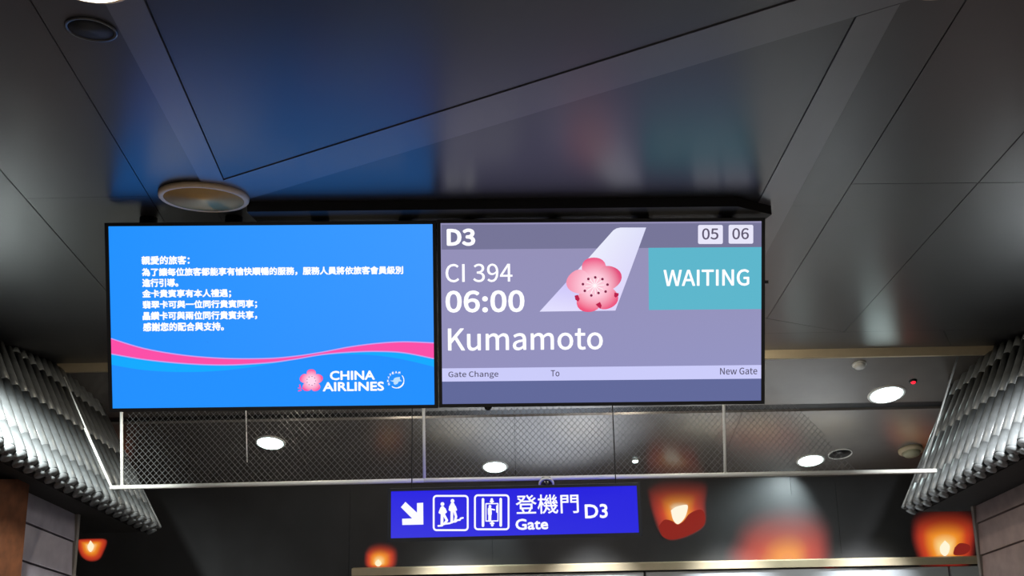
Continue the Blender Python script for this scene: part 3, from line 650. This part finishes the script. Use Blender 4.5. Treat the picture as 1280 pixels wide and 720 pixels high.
arc = lambda cx, cyy, r, a0, a1, n=14: [(cx + r * math.cos(R_(a0 + (a1 - a0) * i / n)), cyy - r * math.sin(R_(a0 + (a1 - a0) * i / n))) for i in range(n + 1)]
cE = ZL(1085, 205)
strokes(DL, 'ring_mark', [(arc(*cE, 9.3, 40, -20, 6), 1.0), (arc(*cE, 9.3, -20, -75, 6), 1.7), (arc(*cE, 9.3, -75, -125, 6), 1.1)], E_white, .0016)
for i, ch in enumerate('SKYTEAM'):
    a = R_(205 - i * 22.5); x, y = cE[0] + 10.4 * math.cos(a), cE[1] - 10.4 * math.sin(a)
    text_def(DL, 'ring_letter', ch, (x - 1.2, y - 1.4, x + 1.2, y + 1.4), E_white, .0016, bold=.3)
fpx(DL, 'ribbon_mark', [ZL(*p) for p in [(1020, 205), (1050, 205), (1065, 180), (1090, 172), (1120, 170), (1118, 190), (1140, 212), (1108, 215), (1095, 238), (1070, 248), (1055, 235), (1060, 222)]], EM('screen_pale_blue', (190, 225, 255)), .0016)
# ---- right screen
screen_bg(DR, 'lit_panel', (148, 144, 184), (150, 145, 182), (146, 144, 190), (147, 149, 198), .0005)
p_ = lambda *a: [(x, y) for x, y in a]
fpx(DR, 'header_band', p_((552, 281), (953, 278.5), (953, 308.8), (552, 312)), EM('screen_header', (118, 117, 152)), .0008)
fpx(DR, 'status_box', p_((810.5, 309.8), (953, 308.8), (953, 386.3), (811, 387.5)), EM('screen_teal', (92, 182, 204)), .0010)
fpx(DR, 'info_bar', p_((552.5, 460.5), (953, 456.2), (953, 473.2), (552.5, 477)), EM('screen_lilac', (203, 204, 250)), .0010)
fpx(DR, 'footer_band', p_((552.5, 477), (953, 473.2), (953, 502), (552.5, 505)), EM('screen_footer', (96, 104, 154)), .0008)
def rrect(x0, y0, x1, y1, r, dy=0):
    o = []
    for cx, cyy, a0 in ((x1 - r, y0 + r, 0), (x0 + r, y0 + r, 90), (x0 + r, y1 - r, 180), (x1 - r, y1 - r, 270)):
        for i in range(5): a = R_(a0 + 90 * i / 4); o.append((cx + r * math.cos(a), cyy - r * math.sin(a)))
    return o
E_num = EM('screen_number_box', (232, 230, 250)); E_ink = EM('screen_ink', (92, 84, 108)); E_dim = EM('screen_dim_ink', (84, 80, 104))
fpx(DR, 'number_box', rrect(872.5, 281.2, 903.5, 305, 2), E_num, .0011); fpx(DR, 'number_box', rrect(910.7, 281, 941.5, 304.6, 2), E_num, .0011)
text_sans(DR, 'number_text', '05', (877.5, 285.3, 898, 299.6), E_ink, .0016, .6); text_sans(DR, 'number_text', '06', (915.3, 285, 936, 299.3), E_ink, .0016, .6)
text_sans(DR, 'gate_text', 'D3', (558.5, 285.6, 594, 307.6), E_white, .0016, 2.2)
text_sans(DR, 'flight_text', 'CI 394', (557, 329.3, 640.5, 353), E_white, .0016, .4)
text_sans(DR, 'time_text', '06:00', (557, 362.5, 655.5, 391), E_white, .0016, 2.0)
text_sans(DR, 'city_text', 'Kumamoto', (560, 408.8, 753.5, 438.8), E_white, .0016, .9)
text_sans(DR, 'status_text', 'WAITING', (829.3, 336.3, 936.5, 358), E_white, .0016, .9)
text_sans(DR, 'bar_text', 'Gate Change', (560.5, 463.4, 623, 473.6), E_dim, .0016, .25); text_sans(DR, 'bar_text', 'To', (688.5, 462.6, 699.3, 470.6), E_dim, .0016, .25)
text_sans(DR, 'bar_text', 'New Gate', (900, 459.3, 946.5, 468.3), E_dim, .0016, .25)
ZT = lambda x, y: (660 + x / 5.54, 270 + y / 5.54)
tail = [(80, 662), (262, 462), (395, 318), (590, 100), (612, 86), (640, 80), (818, 80), (712, 370), (605, 655)]
P = DR; tq = [P.uv(*ZT(*p)) for p in tail]
tc = [(228, 226, 255), (205, 198, 250), (236, 238, 255), (238, 240, 255), (232, 234, 252), (230, 232, 250), (222, 224, 250), (232, 234, 252), (222, 214, 252)]
flat(P, 'tail_fin_picture', tq, emis_attr('screen_glow'), .0013, cols=[lin(c) for c in tc])
petals(DR, ZT(462, 480), 20.5, [93, 28, -48, -112, 168], 15, .0015, [(255, 205, 222)], [(238, 84, 132), (226, 72, 120), (236, 80, 125), (240, 76, 120), (246, 150, 178)])
strokes(DR, 'blossom_heart', [([ZT(462, 480)], 24)], EM('screen_blush', (252, 200, 216)), .0026)
strokes(DR, 'stamen_lines', [([ZT(462, 482), ZT(462 + 62 * math.cos(R_(a)), 482 - 58 * math.sin(R_(a)))], .9) for a in range(5, 365, 30)], EM('screen_near_white', (255, 246, 250)), .0029)
strokes(DR, 'stamen_dots', [([ZT(*q)], 3.4) for q in [(380, 472), (418, 436), (465, 425), (515, 437), (550, 475), (537, 523), (488, 533), (438, 550), (393, 518)]], EM('screen_maroon', (128, 34, 72)), .0031)['kind'] = 'stuff'
for tri in ([(322, 552), (345, 545), (358, 575), (348, 592), (328, 580)], [(468, 612), (498, 595), (510, 620), (502, 642), (480, 625)], [(598, 530), (628, 535), (626, 552), (606, 565), (596, 556)]):
    fpx(DR, 'sepal', [ZT(*q) for q in tri], EM('screen_crimson', (186, 30, 76)), .0031)
# small fittings on the right screen: receiver below, button at the side
q = DR.uv(610, 510); t_ = lathe('receiver_knob', [(0, -.02), (.016, -.015), (.02, 0), (.016, .012), (0, .016)], M_black, DR.root, 16); t_.location = (q.x, q.y + .002, -.02)
q = DR.uv(958.5, 352.5); box('side_button', (q.x - .006, q.y - .008, -.03), (q.x + .012, q.y + .008, -.01), M_black, DR.root)

# ------------------------------------------------------------------ safety netting in a white frame
YN = 8.35
nroot = empty('safety_net', at_y(640, 598, YN), 'white framed diamond safety netting hanging under both screens', 'net'); no = nroot.location.copy()
def nb(name, segs, r, m=M_rod, n=8): return bars(name, [(at_y(*a, YN) - no, at_y(*b, YN) - no) for a, b in segs], r, m, nroot, n=n)
nb('bottom_rail', [((138, 609.5), (530, 600.5)), ((530, 600.5), (1170, 588.5))], .020)
for a, b in (((151.5, 470), (152.5, 609)), ((529, 460), (530.5, 601)), ((903.5, 455), (906.5, 593))): nb('upright_rod', [(a, b)], .0145)
nb('side_rail', [((80, 471), (139, 610))], .0065); nb('side_rail', [((106, 535), (139.5, 609.5))], .012); nb('side_rail', [((1197, 446), (1153, 590))], .009, M_wire)
nb('thin_cable', [((307, 500), (308, 540)), ((308, 540), (308.8, 578))], .006)
# hangers carrying the frame from the upper ceiling, behind the screens
for px in (151.5, 529, 903.5):
    p = at_y(px, 470, YN); b = bars('hanger', [(p - no, Vector((p.x, YN, H - .003)) - no)], .008, M_dark, nroot)
PNET = Plane(None, at_y(152, 605, YN), Vector((1, 0, 0)), Vector((0, 0, 1)))
def ztop(x): return at_y(640, 500, YN).z
V, S = [], []
x0 = at_y(153, 600, YN).x; x1 = at_y(1072, 590, YN).x; za = at_y(640, 502, YN).z
def zbot(x): a = at_y(152, 608, YN); b = at_y(1155, 589, YN); return a.z + (b.z - a.z) * (x - a.x) / (b.x - a.x)
def ztp(x): a = at_y(152, 515, YN); q = at_y(1000, 505, YN); return a.z + (q.z - a.z) * (x - a.x) / (q.x - a.x)
za = max(ztp(x0), ztp(x1)) + .02
step = 7.4 * YN / F
def clip(xa, s):
    """line z = s*(x - xa) + z_bottom clipped to the net"""
    zl_ = zbot((x0 + x1) / 2) - .06; zh = za; pts = []
    t0, t1 = 0.0, 1.0; A = Vector((xa, 0, zl_)); B = Vector((xa + (zh - zl_) / s, 0, zh))
    def at(t): return A + (B - A) * t
    for _ in range(1):
        lo_, hi_ = 0.0, 1.0; N = 60; ins = [k for k in range(N + 1) if x0 <= at(k / N).x <= x1 - .55 * (at(k / N).z - zbot(x1)) / (za - zbot(x1)) and zbot(at(k / N).x) <= at(k / N).z <= ztp(at(k / N).x)]
        if len(ins) < 2: return None
        return at(ins[0] / N), at(ins[-1] / N)
k = -40
xa = x0 - 1.6
segs = []
while xa < x1 + 1.6:
    for s in (1.05, -1.05):
        c_ = clip(xa, s)
        if c_: segs.append((Vector((c_[0].x, YN + (.004 if s > 0 else -.004), c_[0].z)) - no, Vector((c_[1].x, YN + (.004 if s > 0 else -.004), c_[1].z)) - no))
    xa += step
bars('netting', segs, .0019, M_wire, nroot, kind='stuff', n=4)

# ------------------------------------------------------------------ blue gate sign
TL, TR, BL = at_y(488.3, 614.3, 7.85), at_y(795, 607.2, 7.85), at_y(488.6, 672.8, 7.85)
SG = Plane(None, BL, TR - TL, TL - BL); SG.mpp = 8.0 / F; SG.W = (TR - TL).length; SG.H = (TL - BL).length
SG.root = empty('gate_sign', BL, 'blue illuminated gate sign with arrow, escalator and lift symbols', 'sign', rot=SG.rot.to_quaternion())
b = .03
M_sf = mat('sign_case_grey', (48, 50, 56), .4, .3)
box('sign_case', (-b, -b, -.16), (SG.W + b, SG.H + b * .8, -.003), M_sf, SG.root, bevel=.008)
for lo_, hi_ in (((-b, -b, -.003), (0, SG.H + b * .8, .008)), ((SG.W, -b, -.003), (SG.W + b, SG.H + b * .8, .008)), ((0, -b, -.003), (SG.W, 0, .008)), ((0, SG.H, -.003), (SG.W, SG.H + b * .8, .008))):
    box('sign_frame', lo_, hi_, M_sf, SG.root)
V = [(0, 0), (SG.W, 0), (SG.W, SG.H), (0, SG.H)]
screen_bg(SG, 'lit_sign_face', (40, 34, 226), (30, 24, 220), (56, 54, 222), (38, 36, 222), .0005)
me = mesh('sign_back_fill', [(0, 0, -.162), (SG.W, 0, -.162), (SG.W, SG.H, -.162), (0, SG.H, -.162)], [(0, 3, 2, 1)]); link('sign_back_fill', me, EM('sign_back_fill_blue', (40, 32, 225), 1.6), SG.root)  # unseen glowing back, added for a blue reflection in the sloped ceiling
ZS = lambda x, y: (480 + x / 3.879, 600 + y / 3.879)
E_sw = emis('sign_white', (0, 0, 0), 1, (.98, .98, 1.05))
fpx(SG, 'arrow', [ZS(*p) for p in [(104, 106), (160, 158), (160, 112), (190, 110), (191, 216), (89, 218), (88, 188), (136, 186), (82, 132)]], E_sw, .002)
for x0_, y0_, x1_, y1_ in ((241, 77, 406, 243), (441, 74, 604, 239)):
    r = rrect(x0_, y0_, x1_, y1_, 14); r = r + [r[0]]
    strokes(SG, 'symbol_frame', [([ZS(*p) for p in r], 2.2)], E_sw, .002)
ZG = lambda x, y: (540 + x / 11.64, 620 + y / 11.64)
def fig(name, items): strokes(SG, name, [([ZG(*p) for p in pts], w / 11.64) for pts, w in items], E_sw, .002)
fig('escalator_symbol', [([(152, 118)], 54), ([(152, 180), (158, 235)], 62), ([(130, 180), (108, 240), (135, 255)], 24), ([(185, 185), (205, 232), (170, 262)], 24),
    ([(148, 250), (145, 415)], 40), ([(168, 260), (218, 355), (180, 405)], 34), ([(298, 72)], 54), ([(298, 130), (302, 205)], 66), ([(262, 150), (254, 200), (290, 220)], 24), ([(335, 150), (352, 202)], 24),
    ([(290, 215), (288, 380)], 38), ([(325, 215), (350, 300), (335, 362)], 34), ([(92, 435), (150, 430), (165, 408), (262, 396), (285, 378), (345, 372), (370, 350), (405, 348), (418, 325), (450, 318)], 24)])
fig('lift_symbol', [([(742, 48), (742, 432)], 36), ([(1000, 45), (1000, 428)], 36), ([(785, 112), (960, 110), (960, 362), (785, 364), (785, 112)], 16), ([(870, 50), (870, 90)], 36), ([(850, 78), (892, 78)], 20),
    ([(875, 388), (877, 425)], 36), ([(850, 398), (900, 398)], 20), ([(843, 150)], 40), ([(840, 190), (842, 262)], 54), ([(842, 260), (840, 355)], 42), ([(855, 190), (908, 200)], 20), ([(945, 145), (945, 232)], 22)])
text_def(SG, 'sign_text', '登機門', (*ZS(640, 66), *ZS(942, 167)), E_sw, .002, bold=.5)
text_def(SG, 'sign_text', 'Gate', (*ZS(638, 185), *ZS(795, 243)), E_sw, .002, bold=1.0)
text_def(SG, 'sign_text', 'D3', (*ZS(975, 115), *ZS(1083, 187)), E_sw, .002, bold=1.0)
# hanging rods of the sign
up = SG.rot.inverted() @ Vector((0, 0, 1))
for fx in (.08, .92):
    a = Vector((SG.W * fx, SG.H, -.08)); wp = BL + SG.rot @ a; vs, fs = bar_geo(a, a + up * (H - wp.z - .003), .005); link('hanger_wire', mesh('hanger_wire', vs, fs), M_dark, SG.root)
# dome camera on top of the sign
cp = at_d(683, 604.5, 7.93)
t = empty('dome_camera', cp, 'small dark dome camera in a white ring above the gate sign', 'camera', rot=(Vector((0, .85, .5))).to_track_quat('Z', 'Y'))
lathe('camera_ring', [(.070, .0), (.070, -.022), (.054, -.026), (.054, 0)], M_white, t, 28); lathe('camera_dome', [(.054, -.004), (.048, -.032), (.026, -.048), (0, -.054)], mat('dome_smoked', (30, 28, 30), .15), t, 24)
box('camera_body', (-.04, -.04, 0), (.04, .04, .06), M_dark, t, bevel=.01)
tgt = Vector((cp.x, 7.93, (TL.z + TR.z) / 2 + .028)); mi = t.rotation_quaternion.to_matrix().inverted()
vs, fs = bar_geo(Vector((0, 0, .03)), mi @ (tgt - cp), .014); link('camera_arm', mesh('camera_arm', vs, fs, True), M_dark, t)
